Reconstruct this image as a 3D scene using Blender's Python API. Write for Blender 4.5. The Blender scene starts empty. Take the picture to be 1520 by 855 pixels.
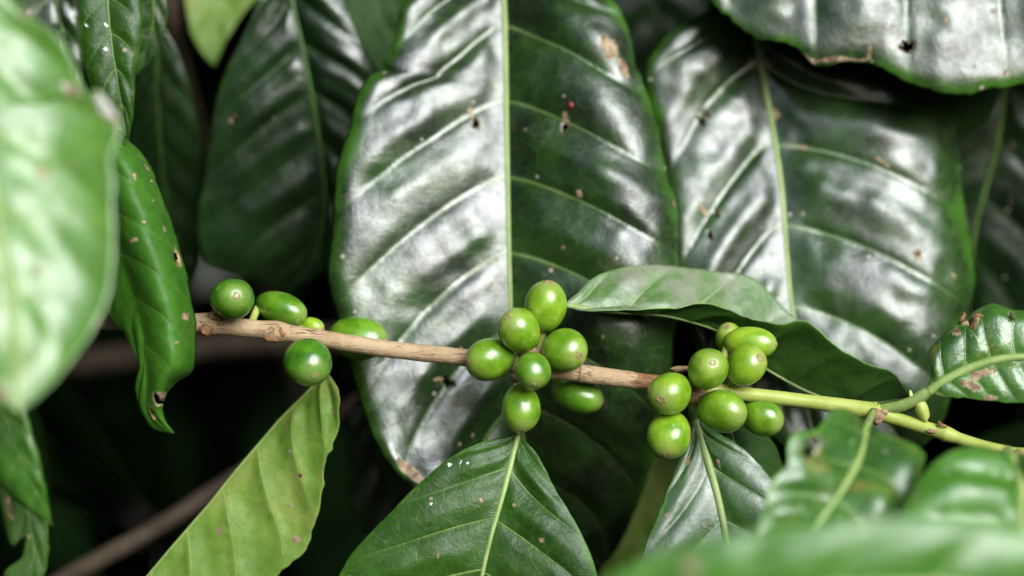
import bpy, bmesh, math, random
import numpy as np
from mathutils import Vector, Matrix

# ------------------------------------------------------------------ camera, sky, sun, exposure
SC = bpy.context.scene
COL = SC.collection
D0 = 0.565                      # metres from lens to the fruiting branch
PX = 0.29 / 1520.0              # metres per photo pixel at that distance
ZC = 1.2                        # height of the camera above the soil

cam_d = bpy.data.cameras.new('camera')
cam = bpy.data.objects.new('camera', cam_d)
COL.objects.link(cam)
cam.location = (0, -D0, ZC)
cam.rotation_euler = (math.radians(90), 0, 0)
cam_d.sensor_width = 36.0
cam_d.lens = 36.0 * D0 / 0.29
cam_d.clip_start = 0.01
cam_d.clip_end = 200.0
cam_d.dof.use_dof = True
cam_d.dof.focus_distance = D0 - 0.004
cam_d.dof.aperture_fstop = 4.0
SC.camera = cam

SUN_EL = math.radians(29)
SUN_AZ = math.radians(28)       # to the right of straight behind the camera
sun_dir = Vector((math.sin(SUN_AZ) * math.cos(SUN_EL), -math.cos(SUN_AZ) * math.cos(SUN_EL), math.sin(SUN_EL)))
world = bpy.data.worlds.new('World')
SC.world = world
world.use_nodes = True
wn = world.node_tree
sky = wn.nodes.new('ShaderNodeTexSky')
sky.sky_type = 'NISHITA'
sky.sun_disc = False
sky.sun_elevation = SUN_EL
sky.sun_rotation = math.atan2(sun_dir.x, sun_dir.y)
sky.air_density = 1.0
sky.dust_density = 3.0
bgn = wn.nodes['Background']
bgn.inputs['Strength'].default_value = 0.05
wn.links.new(sky.outputs['Color'], bgn.inputs['Color'])

sun_d = bpy.data.lights.new('sun', 'SUN')
sun_d.energy = 1.5
sun_d.angle = math.radians(43)
sun_d.color = (0.85, 0.93, 1.0)
sun = bpy.data.objects.new('sun', sun_d)
COL.objects.link(sun)
sun.location = (1, -2, 4)
sun.rotation_euler = sun_dir.to_track_quat('Z', 'Y').to_euler()

vs = SC.view_settings
vs.view_transform = 'Standard'
vs.look = 'None'
vs.exposure = 1.62
vs.gamma = 1.0
vs.use_curve_mapping = False
SC.render.engine = 'CYCLES'
SC.cycles.use_denoising = True
SC.cycles.max_bounces = 6
SC.cycles.diffuse_bounces = 3
SC.cycles.glossy_bounces = 3
SC.cycles.transmission_bounces = 3
SC.cycles.sample_clamp_indirect = 4.0

# ------------------------------------------------------------------ helpers
RNG = np.random.default_rng(7)
random.seed(7)


def W(px, py, d=0.0):
    """photo pixel + centimetres behind the branch plane -> metres"""
    y = d * 0.01
    k = PX * (D0 + y) / D0
    return np.array(((px - 760.0) * k, y, ZC - (py - 427.5) * k))


def catmull(pts, n):
    """smooth curve through pts (k,3) resampled to n by arc length"""
    P = np.asarray(pts, float)
    if len(P) == 2:
        t = np.linspace(0, 1, n)[:, None]
        return P[0] * (1 - t) + P[1] * t
    A = np.vstack([2 * P[0] - P[1], P, 2 * P[-1] - P[-2]])
    out = []
    for i in range(1, len(A) - 2):
        p0, p1, p2, p3 = A[i - 1], A[i], A[i + 1], A[i + 2]
        t0 = 0.0
        t1 = t0 + max(np.linalg.norm(p1[:2] - p0[:2]), 1e-6) ** 0.5
        t2 = t1 + max(np.linalg.norm(p2[:2] - p1[:2]), 1e-6) ** 0.5
        t3 = t2 + max(np.linalg.norm(p3[:2] - p2[:2]), 1e-6) ** 0.5
        t = np.linspace(t1, t2, 24, endpoint=False)[:, None]
        a1 = (t1 - t) / (t1 - t0) * p0 + (t - t0) / (t1 - t0) * p1
        a2 = (t2 - t) / (t2 - t1) * p1 + (t - t1) / (t2 - t1) * p2
        a3 = (t3 - t) / (t3 - t2) * p2 + (t - t2) / (t3 - t2) * p3
        b1 = (t2 - t) / (t2 - t0) * a1 + (t - t0) / (t2 - t0) * a2
        b2 = (t3 - t) / (t3 - t1) * a2 + (t - t1) / (t3 - t1) * a3
        out.append((t2 - t) / (t2 - t1) * b1 + (t - t1) / (t2 - t1) * b2)
    Q = np.vstack(out + [P[-1:]])
    s = np.concatenate([[0], np.cumsum(np.linalg.norm(np.diff(Q[:, :2], axis=0), axis=1))])
    ss = np.linspace(0, s[-1], n)
    return np.stack([np.interp(ss, s, Q[:, c]) for c in range(Q.shape[1])], 1)


_TAB = RNG.random((64, 64, 64))


def vnoise(X):
    """value noise in -1..1 for (...,3) coordinates"""
    X = np.asarray(X, float)
    I = np.floor(X).astype(int)
    F = X - I
    F = F * F * (3 - 2 * F)
    r = 0
    for a in (0, 1):
        for b in (0, 1):
            for c in (0, 1):
                w = (F[..., 0] if a else 1 - F[..., 0]) * (F[..., 1] if b else 1 - F[..., 1]) * (F[..., 2] if c else 1 - F[..., 2])
                r = r + w * _TAB[(I[..., 0] + a) % 64, (I[..., 1] + b) % 64, (I[..., 2] + c) % 64]
    return r * 2 - 1


def sstep(a, b, x):
    t = np.clip((x - a) / (b - a), 0, 1)
    return t * t * (3 - 2 * t)


def mesh_obj(name, verts, faces, mats, parent=None, smooth=True, attrs=None, origin=None):
    me = bpy.data.meshes.new(name)
    v = np.asarray(verts, float)
    if origin is not None:
        v = v - np.asarray(origin)
    me.from_pydata(v.tolist(), [], faces if isinstance(faces, list) else faces.tolist())
    for k, a in (attrs or {}).items():
        at = me.attributes.new(k, 'FLOAT', 'POINT')
        at.data.foreach_set('value', np.asarray(a, np.float32).ravel())
    for m in (mats if isinstance(mats, (list, tuple)) else [mats]):
        me.materials.append(m)
    if smooth:
        me.polygons.foreach_set('use_smooth', np.ones(len(me.polygons), bool))
    me.update()
    o = bpy.data.objects.new(name, me)
    COL.objects.link(o)
    if parent is not None:
        o.parent = parent
    if origin is not None:
        base = Vector(origin)
        if parent is not None:
            q = parent
            while q is not None:
                base = base - q.location
                q = q.parent
        o.location = base
    return o


def thing(name, loc, label, cat, group=None):
    o = bpy.data.objects.new(name, None)
    o.empty_display_size = 0.01
    o.location = Vector(loc)
    o['label'] = label
    o['category'] = cat
    if group:
        o['group'] = group
    COL.objects.link(o)
    return o


def tube(pts, radii, seg=16, flat=None, normals=None, caps=True):
    """tube through world points; radii per point; flat scales the radius along the given normals"""
    P = np.asarray(pts, float)
    n = len(P)
    R = np.broadcast_to(np.asarray(radii, float), (n,))
    T = np.gradient(P, axis=0)
    T /= np.linalg.norm(T, axis=1)[:, None] + 1e-12
    if normals is None:
        ref = np.array((0.0, -1.0, 0.0)) if abs(T[:, 1]).mean() < 0.8 else np.array((0, 0, 1.0))
        N = np.broadcast_to(ref, (n, 3)).copy()
    else:
        N = np.asarray(normals, float).copy()
    N -= (N * T).sum(1)[:, None] * T
    N /= np.linalg.norm(N, axis=1)[:, None] + 1e-12
    B = np.cross(T, N)
    a = np.linspace(0, 2 * math.pi, seg, endpoint=False)
    f = 1.0 if flat is None else flat
    V = P[:, None, :] + R[:, None, None] * (np.cos(a)[None, :, None] * N[:, None, :] * f + np.sin(a)[None, :, None] * B[:, None, :])
    V = V.reshape(-1, 3)
    F = []
    for i in range(n - 1):
        for j in range(seg):
            j2 = (j + 1) % seg
            F.append((i * seg + j, i * seg + j2, (i + 1) * seg + j2, (i + 1) * seg + j))
    if caps:
        F.append(tuple(range(seg - 1, -1, -1)))
        F.append(tuple((n - 1) * seg + j for j in range(seg)))
    return V, F


# ------------------------------------------------------------------ materials
def new_mat(name):
    m = bpy.data.materials.new(name)
    m.use_nodes = True
    nt = m.node_tree
    nt.nodes.clear()
    out = nt.nodes.new('ShaderNodeOutputMaterial')
    return m, nt, out


class NT:
    def __init__(s, nt):
        s.nt = nt

    def node(s, t, **kw):
        n = s.nt.nodes.new(t)
        for k, v in kw.items():
            if k in n.inputs and not hasattr(n, k):
                s.set(n.inputs[k], v)
            elif hasattr(n, k):
                setattr(n, k, v)
            else:
                s.set(n.inputs[k], v)
        return n

    def set(s, sock, v):
        if isinstance(v, bpy.types.NodeSocket):
            s.nt.links.new(v, sock)
        else:
            sock.default_value = v

    def math(s, op, a, b=None, clamp=False):
        n = s.nt.nodes.new('ShaderNodeMath')
        n.operation = op
        n.use_clamp = clamp
        s.set(n.inputs[0], a)
        if b is not None:
            s.set(n.inputs[1], b)
        return n.outputs[0]

    def ss(s, lo, hi, x, a=0.0, b=1.0):
        n = s.nt.nodes.new('ShaderNodeMapRange')
        n.interpolation_type = 'SMOOTHSTEP'
        s.set(n.inputs['Value'], x)
        s.set(n.inputs['From Min'], lo)
        s.set(n.inputs['From Max'], hi)
        s.set(n.inputs['To Min'], a)
        s.set(n.inputs['To Max'], b)
        return n.outputs[0]

    def mix(s, f, a, b):
        n = s.nt.nodes.new('ShaderNodeMix')
        n.data_type = 'RGBA'
        s.set(n.inputs[0], f)
        s.set(n.inputs[6], a if isinstance(a, bpy.types.NodeSocket) else (*a, 1.0))
        s.set(n.inputs[7], b if isinstance(b, bpy.types.NodeSocket) else (*b, 1.0))
        return n.outputs[2]

    def noise(s, vec, scale, detail=3.0, rough=0.55):
        n = s.nt.nodes.new('ShaderNodeTexNoise')
        s.set(n.inputs['Vector'], vec)
        n.inputs['Scale'].default_value = scale
        n.inputs['Detail'].default_value = detail
        n.inputs['Roughness'].default_value = rough
        return n.outputs['Fac']

    def attr(s, name, out='Fac'):
        n = s.nt.nodes.new('ShaderNodeAttribute')
        n.attribute_name = name
        return n.outputs[out]


def leaf_mat(name, dark, light, vein, rough=0.33, spec=0.7, trans=0.12, dust=0.15, mottle=0.0,
             margin=None, vein_amt=1.0, vw=0.022, relief=1.0, patch=0.0, tertiary=0.35, plo=0.56, pcol=(0.20, 0.20, 0.14)):
    m, nt, out = new_mat(name)
    g = NT(nt)
    co = g.node('ShaderNodeTexCoord').outputs['Object']
    av = g.attr('leaf_v')
    ph = g.attr('leaf_phase')
    dry = g.attr('leaf_dry')
    fr = g.math('FRACT', ph)
    vd = g.math('MINIMUM', fr, g.math('SUBTRACT', 1.0, fr))
    wob = g.noise(co, 90, 2)
    vd2 = g.math('ADD', vd, g.math('MULTIPLY', g.math('SUBTRACT', wob, 0.5), 0.02))
    width = g.ss(0.0, 0.9, av, vw * 1.5, vw * 0.55)
    vm = g.math('SUBTRACT', 1.0, g.ss(0.0, 1.0, g.math('DIVIDE', g.math('ABSOLUTE', vd2), width)))
    vm = g.math('MULTIPLY', vm, g.ss(0.99, 0.8, av))
    halo = g.math('SUBTRACT', 1.0, g.ss(0.0, 0.12, vd2))
    vor = g.node('ShaderNodeTexVoronoi', feature='DISTANCE_TO_EDGE')
    warp = g.node('ShaderNodeTexNoise')
    g.set(warp.inputs['Vector'], co)
    warp.inputs['Scale'].default_value = 160
    va = g.node('ShaderNodeVectorMath', operation='MULTIPLY_ADD')
    g.set(va.inputs[0], warp.outputs['Color'])
    va.inputs[1].default_value = (0.004,) * 3
    g.set(va.inputs[2], co)
    g.set(vor.inputs['Vector'], va.outputs[0])
    vor.inputs['Scale'].default_value = 190
    tert = g.math('SUBTRACT', 1.0, g.ss(0.0, 0.055, vor.outputs['Distance']))
    n1 = g.noise(co, 45, 4, 0.6)
    n2 = g.noise(co, 320, 3, 0.6)
    base = g.mix(g.ss(0.35, 0.68, n1), dark, light)
    base = g.mix(g.math('MULTIPLY', g.ss(0.35, 0.7, n2), 0.35), base, tuple(0.55 * c for c in dark))
    base = g.mix(g.math('MULTIPLY', halo, 0.22 * vein_amt), base, light)
    base = g.mix(g.math('MULTIPLY', tert, 0.12 * vein_amt * tertiary), base, vein)
    base = g.mix(g.math('MULTIPLY', vm, 0.75 * vein_amt), base, vein)
    mg = margin or (2.0 * light[0], 2.0 * light[1], 1.1 * light[2])
    mlo = g.math('ADD', 0.70, g.math('MULTIPLY', g.noise(co, 55, 4, 0.65), 0.44))
    base = g.mix(g.math('MULTIPLY', g.ss(mlo, g.math('ADD', mlo, 0.13), av), 0.7), base, mg)
    if mottle > 0:
        mo = g.noise(co, 110, 5, 0.7)
        base = g.mix(g.math('MULTIPLY', g.ss(0.54, 0.66, mo), mottle), base, (0.30, 0.24, 0.05))
    if patch > 0:
        pa = g.noise(co, 48, 8, 0.74)
        base = g.mix(g.math('MULTIPLY', g.ss(plo, plo + 0.16, pa), patch), base, pcol)
    if dust > 0.1:
        fd = g.math('MULTIPLY', g.ss(0.5, 0.75, g.noise(co, 520, 6, 0.75)), g.ss(0.4, 0.65, g.noise(co, 35, 4, 0.6)))
        base = g.mix(g.math('MULTIPLY', fd, min(0.6, 0.9 * dust)), base, (0.22, 0.20, 0.15))
    # little pale flecks of dust, scale insects and bird lime, each with its own size
    sp = g.node('ShaderNodeTexVoronoi', feature='F1')
    g.set(sp.inputs['Vector'], co)
    sp.inputs['Scale'].default_value = 260
    sepc = g.node('ShaderNodeSeparateColor')
    g.set(sepc.inputs[0], sp.outputs['Color'])
    rad = g.math('MULTIPLY', g.ss(1.0 - 0.55 * dust, 1.0, sepc.outputs[0]), 0.24)
    spm = g.ss(1.0, 0.6, g.math('DIVIDE', sp.outputs['Distance'], g.math('ADD', rad, 0.0001)))
    fleck = g.mix(sepc.outputs[1], (0.42, 0.42, 0.36), (0.30, 0.22, 0.12))
    base = g.mix(g.math('MULTIPLY', spm, 0.8), base, fleck)
    dn = g.noise(co, 380, 4, 0.6)
    drc = g.mix(g.ss(0.3, 0.7, dn), (0.13, 0.075, 0.035), (0.50, 0.38, 0.24))
    dmask = g.ss(0.25, 0.8, g.math('ADD', dry, g.math('MULTIPLY', g.math('SUBTRACT', n2, 0.5), 0.9)))
    dmask = g.math('MULTIPLY', dmask, g.ss(0.02, 0.12, dry))
    base = g.mix(dmask, base, drc)
    wh = g.math('MULTIPLY', g.ss(0.3, 0.6, g.math('ADD', g.attr('leaf_white'), g.math('MULTIPLY', g.math('SUBTRACT', g.noise(co, 1300, 2), 0.5), 0.6))), g.ss(0.02, 0.12, g.attr('leaf_white')))
    base = g.mix(wh, base, (0.68, 0.68, 0.62))
    r = g.math('ADD', rough - 0.10, g.math('MULTIPLY', g.noise(co, 70, 5, 0.65), 0.26))
    r = g.math('ADD', r, g.math('MULTIPLY', g.math('ADD', dmask, spm, True), 0.4))
    hgt = g.math('ADD', g.math('MULTIPLY', g.noise(co, 900, 4, 0.65), 0.7), g.math('MULTIPLY', tert, -0.22 * tertiary))
    hgt = g.math('ADD', hgt, g.math('MULTIPLY', g.noise(co, 240, 4, 0.6), 1.4))
    hgt = g.math('ADD', hgt, g.math('MULTIPLY', vm, 0.35))
    hgt = g.math('ADD', hgt, g.math('MULTIPLY', spm, 0.6))
    bp = g.node('ShaderNodeBump')
    bp.inputs['Strength'].default_value = 0.55 * relief
    bp.inputs['Distance'].default_value = 0.00035
    g.set(bp.inputs['Height'], hgt)
    pb = g.node('ShaderNodeBsdfPrincipled')
    g.set(pb.inputs['Base Color'], base)
    g.set(pb.inputs['Roughness'], r)
    gl = g.math('MULTIPLY', g.ss(0.32, 0.62, g.noise(co, 130, 8, 0.7)), 0.5)
    g.set(pb.inputs['Specular IOR Level'], g.math('MULTIPLY', g.math('ADD', gl, 0.5), g.math('MULTIPLY', g.math('SUBTRACT', 1.0, g.math('MULTIPLY', dmask, 0.7)), spec)))
    pb.inputs['IOR'].default_value = 1.62
    g.set(pb.inputs['Normal'], bp.outputs[0])
    tr = g.node('ShaderNodeBsdfTranslucent')
    g.set(tr.inputs['Color'], g.mix(0.5, base, light))
    ms = g.node('ShaderNodeMixShader')
    ms.inputs[0].default_value = trans
    g.set(ms.inputs[1], pb.outputs[0])
    g.set(ms.inputs[2], tr.outputs[0])
    nt.links.new(ms.outputs[0], out.inputs[0])
    return m


def rib_mat(name, c1, c2, rough=0.42):
    m, nt, out = new_mat(name)
    g = NT(nt)
    co = g.node('ShaderNodeTexCoord').outputs['Object']
    n1 = g.noise(co, 120, 4)
    n2 = g.noise(co, 900, 3)
    base = g.mix(g.ss(0.3, 0.7, n1), c1, c2)
    base = g.mix(g.math('MULTIPLY', g.ss(0.62, 0.75, n2), 0.35), base, (0.22, 0.14, 0.06))
    pb = g.node('ShaderNodeBsdfPrincipled')
    g.set(pb.inputs['Base Color'], base)
    pb.inputs['Roughness'].default_value = rough
    bp = g.node('ShaderNodeBump')
    bp.inputs['Strength'].default_value = 0.4
    bp.inputs['Distance'].default_value = 0.0002
    g.set(bp.inputs['Height'], g.noise(co, 600, 4))
    g.set(pb.inputs['Normal'], bp.outputs[0])
    nt.links.new(pb.outputs[0], out.inputs[0])
    return m


def bark_mat(name, c1, c2, c3, streak=True):
    m, nt, out = new_mat(name)
    g = NT(nt)
    co = g.node('ShaderNodeTexCoord').outputs['Object']
    mp = g.node('ShaderNodeMapping')
    mp.inputs['Scale'].default_value = (0.12, 1, 1) if streak else (1, 1, 1)
    g.set(mp.inputs['Vector'], co)
    fib = g.noise(mp.outputs[0], 1500, 5, 0.65)
    n1 = g.noise(co, 110, 5, 0.65)
    n2 = g.noise(co, 700, 4, 0.6)
    base = g.mix(g.ss(0.3, 0.7, n1), c1, c2)
    base = g.mix(g.math('MULTIPLY', g.ss(0.5, 0.75, fib), 0.55), base, c3)
    base = g.mix(g.math('MULTIPLY', g.ss(0.64, 0.72, n2), 0.6), base, tuple(0.35 * c for c in c3))
    pb = g.node('ShaderNodeBsdfPrincipled')
    fis = g.noise(mp.outputs[0], 620, 3, 0.5)
    crack = g.math('SUBTRACT', 1.0, g.ss(0.0, 0.018, g.math('ABSOLUTE', g.math('SUBTRACT', fis, 0.5))))
    crack = g.math('MULTIPLY', crack, g.ss(0.42, 0.6, g.noise(co, 200, 2)))
    base = g.mix(g.math('MULTIPLY', crack, 0.75), base, tuple(0.3 * q for q in c3))
    g.set(pb.inputs['Base Color'], base)
    pb.inputs['Roughness'].default_value = 0.68
    pb.inputs['Specular IOR Level'].default_value = 0.3
    bp = g.node('ShaderNodeBump')
    bp.inputs['Strength'].default_value = 0.8
    bp.inputs['Distance'].default_value = 0.0004
    g.set(bp.inputs['Height'], g.math('SUBTRACT', g.math('ADD', fib, g.math('MULTIPLY', n2, 0.8)), crack))
    g.set(pb.inputs['Normal'], bp.outputs[0])
    nt.links.new(pb.outputs[0], out.inputs[0])
    return m


def cherry_mat():
    m, nt, out = new_mat('green_cherry_skin')
    g = NT(nt)
    tc = g.node('ShaderNodeTexCoord')
    oi = g.node('ShaderNodeObjectInfo')
    sc = g.node('ShaderNodeSeparateColor')
    g.set(sc.inputs[0], oi.outputs['Color'])
    tone = sc.outputs[0]
    co = g.node('ShaderNodeVectorMath', operation='ADD')
    g.set(co.inputs[0], tc.outputs['Object'])
    rv = g.node('ShaderNodeCombineXYZ')
    g.set(rv.inputs[0], oi.outputs['Random'])
    g.set(co.inputs[1], rv.outputs[0])
    co = co.outputs[0]
    lat = g.attr('lat')       # 0 at the stalk, 1 at the flower scar
    deep = g.mix(tone, (0.024, 0.112, 0.004), (0.165, 0.335, 0.007))
    pale = g.mix(tone, (0.088, 0.248, 0.011), (0.38, 0.56, 0.034))
    n1 = g.noise(co, 170, 4, 0.6)
    base = g.mix(g.ss(0.3, 0.72, n1), deep, pale)
    st = g.attr('ridge')      # faint meridian streaks
    base = g.mix(g.math('MULTIPLY', st, 0.35), base, pale)
    base = g.mix(g.math('MULTIPLY', g.ss(0.80, 1.0, lat), 0.55), base, g.mix(tone, (0.22, 0.33, 0.07), (0.42, 0.45, 0.13)))
    base = g.mix(g.math('MULTIPLY', g.ss(0.25, 0.0, lat), 0.5), base, (0.05, 0.12, 0.015))
    sp = g.node('ShaderNodeTexVoronoi', feature='F1')
    g.set(sp.inputs['Vector'], co)
    sp.inputs['Scale'].default_value = 620
    s2 = g.node('ShaderNodeSeparateColor')
    g.set(s2.inputs[0], sp.outputs['Color'])
    rad = g.math('MULTIPLY', g.ss(0.86, 1.0, s2.outputs[0]), 0.3)
    spm = g.ss(1.0, 0.5, g.math('DIVIDE', sp.outputs['Distance'], g.math('ADD', rad, 0.0001)))
    base = g.mix(g.math('MULTIPLY', spm, 0.55), base, (0.42, 0.47, 0.18))
    blem = g.noise(co, 260, 5, 0.7)
    base = g.mix(g.math('MULTIPLY', g.ss(0.66, 0.74, blem), 0.65), base, (0.36, 0.26, 0.09))
    pb = g.node('ShaderNodeBsdfPrincipled')
    g.set(pb.inputs['Base Color'], base)
    g.set(pb.inputs['Roughness'], g.math('ADD', 0.22, g.math('MULTIPLY', n1, 0.16)))
    pb.inputs['Specular IOR Level'].default_value = 0.95
    pb.inputs['Subsurface Weight'].default_value = 0.0
    pb.inputs['Subsurface Radius'].default_value = (0.5, 1.0, 0.15)
    pb.inputs['Subsurface Scale'].default_value = 0.0018
    bp = g.node('ShaderNodeBump')
    bp.inputs['Strength'].default_value = 0.35
    bp.inputs['Distance'].default_value = 0.00022
    g.set(bp.inputs['Height'], g.math('ADD', g.noise(co, 420, 3), g.math('MULTIPLY', g.noise(co, 1500, 2), 0.3)))
    g.set(pb.inputs['Normal'], bp.outputs[0])
    nt.links.new(pb.outputs[0], out.inputs[0])
    return m


def plain_mat(name, c1, c2, scale=20, rough=0.8, spec=0.3):
    m, nt, out = new_mat(name)
    g = NT(nt)
    co = g.node('ShaderNodeTexCoord').outputs['Object']
    base = g.mix(g.ss(0.3, 0.7, g.noise(co, scale, 6, 0.65)), c1, c2)
    pb = g.node('ShaderNodeBsdfPrincipled')
    g.set(pb.inputs['Base Color'], base)
    pb.inputs['Roughness'].default_value = rough
    pb.inputs['Specular IOR Level'].default_value = spec
    bp = g.node('ShaderNodeBump')
    bp.inputs['Strength'].default_value = 0.5
    bp.inputs['Distance'].default_value = 0.02 / scale
    g.set(bp.inputs['Height'], g.noise(co, scale * 4, 5))
    g.set(pb.inputs['Normal'], bp.outputs[0])
    nt.links.new(pb.outputs[0], out.inputs[0])
    return m


VEIN = (0.17, 0.26, 0.07)
M_LEAF = leaf_mat('glossy_leaf', (0.008, 0.019, 0.006), (0.024, 0.074, 0.008), VEIN, rough=0.30, relief=0.5, margin=(0.06, 0.19, 0.014), tertiary=0.9, spec=1.0, dust=0.3, patch=0.5)
M_LEAF2 = leaf_mat('glossy_leaf_plain', (0.009, 0.024, 0.006), (0.026, 0.080, 0.009), VEIN, rough=0.29, relief=0.4, margin=(0.065, 0.20, 0.014), tertiary=0.9, spec=1.0, dust=0.2, patch=0.3)
M_SHARP = leaf_mat('young_glossy_leaf', (0.018, 0.064, 0.006), (0.036, 0.106, 0.010), (0.22, 0.33, 0.06), rough=0.34, spec=0.3, dust=0.45, vw=0.015, tertiary=0.6)
M_SHADED = leaf_mat('shaded_leaf', (0.006, 0.019, 0.005), (0.013, 0.041, 0.007), (0.045, 0.10, 0.02), rough=0.29, spec=0.9, dust=0.15, patch=0.2)  # leaf green darkened: shade painted into the leaves further back
M_CURL = leaf_mat('curled_leaf_face', (0.036, 0.13, 0.010), (0.06, 0.18, 0.016), (0.12, 0.22, 0.04), rough=0.42, spec=0.2, dust=0.15, trans=0.03, margin=(0.07, 0.20, 0.02))
M_SMALL = leaf_mat('small_glazed_leaf', (0.022, 0.072, 0.009), (0.045, 0.13, 0.015), (0.22, 0.34, 0.08), rough=0.32, spec=1.0, dust=0.25, patch=0.2, relief=0.5)
M_GLARE = leaf_mat('glare_paled_leaf', (0.090, 0.24, 0.026), (0.155, 0.33, 0.05), (0.28, 0.42, 0.11), rough=0.30, spec=1.0, dust=0.08, trans=0.2, patch=0.2, margin=(0.18, 0.36, 0.09))  # base green lifted paler to stand in for glare and strong light
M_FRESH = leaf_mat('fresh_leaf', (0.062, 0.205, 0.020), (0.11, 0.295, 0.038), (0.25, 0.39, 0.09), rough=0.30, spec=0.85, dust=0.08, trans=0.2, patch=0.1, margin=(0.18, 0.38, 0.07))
M_DUSTY = leaf_mat('dusty_leaf', (0.06, 0.16, 0.028), (0.115, 0.24, 0.05), (0.30, 0.42, 0.13), rough=0.40, spec=0.8, dust=0.95, vw=0.03, patch=0.85, plo=0.42, pcol=(0.23, 0.25, 0.17))
M_BLOTCH = leaf_mat('blotched_leaf', (0.03, 0.105, 0.016), (0.075, 0.20, 0.028), (0.24, 0.34, 0.09), rough=0.28, spec=0.9, dust=0.3, mottle=0.6)
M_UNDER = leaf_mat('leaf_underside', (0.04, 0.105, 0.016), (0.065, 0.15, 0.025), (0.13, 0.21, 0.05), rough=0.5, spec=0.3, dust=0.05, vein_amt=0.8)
M_UNDER_SHADED = leaf_mat('shaded_leaf_underside', (0.020, 0.062, 0.008), (0.034, 0.09, 0.012), (0.07, 0.13, 0.025), rough=0.5, spec=0.25, dust=0.05, vein_amt=0.7)  # darker copy of the underside, shade put into the colour
M_LIME = leaf_mat('lime_leaf_underside', (0.135, 0.265, 0.030), (0.21, 0.35, 0.05), (0.32, 0.45, 0.12), rough=0.46, spec=0.4, dust=0.2, vein_amt=0.9, trans=0.25, patch=0.55, plo=0.46, pcol=(0.33, 0.39, 0.10), margin=(0.22, 0.33, 0.07))
M_RIB = rib_mat('pale_midrib', (0.20, 0.31, 0.075), (0.30, 0.40, 0.13))
M_RIB_SHADED = rib_mat('shaded_midrib', (0.045, 0.10, 0.018), (0.065, 0.135, 0.025))  # midrib colour dimmed to match the painted shade of its leaves
M_RIB_D = rib_mat('green_midrib', (0.09, 0.19, 0.03), (0.14, 0.25, 0.05))
M_WOOD = bark_mat('tan_bark', (0.37, 0.25, 0.14), (0.49, 0.36, 0.215), (0.25, 0.15, 0.07))
M_WOOD_R = bark_mat('red_brown_inner_bark', (0.22, 0.10, 0.045), (0.32, 0.17, 0.08), (0.11, 0.05, 0.025))
M_GREENSTEM = rib_mat('green_bark', (0.34, 0.42, 0.075), (0.43, 0.49, 0.12))
M_SCAR = bark_mat('dry_scar', (0.26, 0.17, 0.08), (0.40, 0.29, 0.16), (0.12, 0.07, 0.03), streak=False)
M_SCAR_P = bark_mat('pale_scar', (0.27, 0.25, 0.09), (0.38, 0.33, 0.15), (0.16, 0.10, 0.04), streak=False)
M_TWIG = bark_mat('brown_twig_bark', (0.085, 0.06, 0.04), (0.145, 0.11, 0.075), (0.05, 0.035, 0.02))
M_CHERRY = cherry_mat()
M_SOIL = plain_mat('soil', (0.035, 0.022, 0.014), (0.075, 0.05, 0.03), 8)
M_BULK = plain_mat('shade_darkened_foliage', (0.008, 0.024, 0.006), (0.018, 0.045, 0.010), 14, 0.6, 0.06)  # foliage green darkened to deepen the shade inside the bush
M_BUG = plain_mat('red_shell', (0.22, 0.02, 0.015), (0.34, 0.045, 0.025), 900, 0.35, 0.5)
M_BUGD = plain_mat('dark_shell', (0.02, 0.012, 0.01), (0.04, 0.02, 0.015), 900, 0.4, 0.5)

# ------------------------------------------------------------------ the ground
def ground():
    n = 90
    c = np.sign(np.linspace(-1, 1, n)) * np.abs(np.linspace(-1, 1, n)) ** 2.2 * 40
    X, Y = np.meshgrid(c, c, indexing='ij')
    Z = 0.03 * vnoise(np.stack([X * 1.7, Y * 1.7, 0 * X], -1)) + 0.015 * vnoise(np.stack([X * 6, Y * 6, 0 * X + 5], -1))
    V = np.stack([X, Y, Z], -1).reshape(-1, 3)
    i, j = np.meshgrid(np.arange(n - 1), np.arange(n - 1), indexing='ij')
    a = (i * n + j).ravel()
    F = np.stack([a, a + n, a + n + 1, a + 1], 1)
    o = mesh_obj('ground', V, F, M_SOIL)
    o['kind'] = 'structure'
    o['label'] = 'dark brown soil under the coffee shrubs'


ground()


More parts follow.
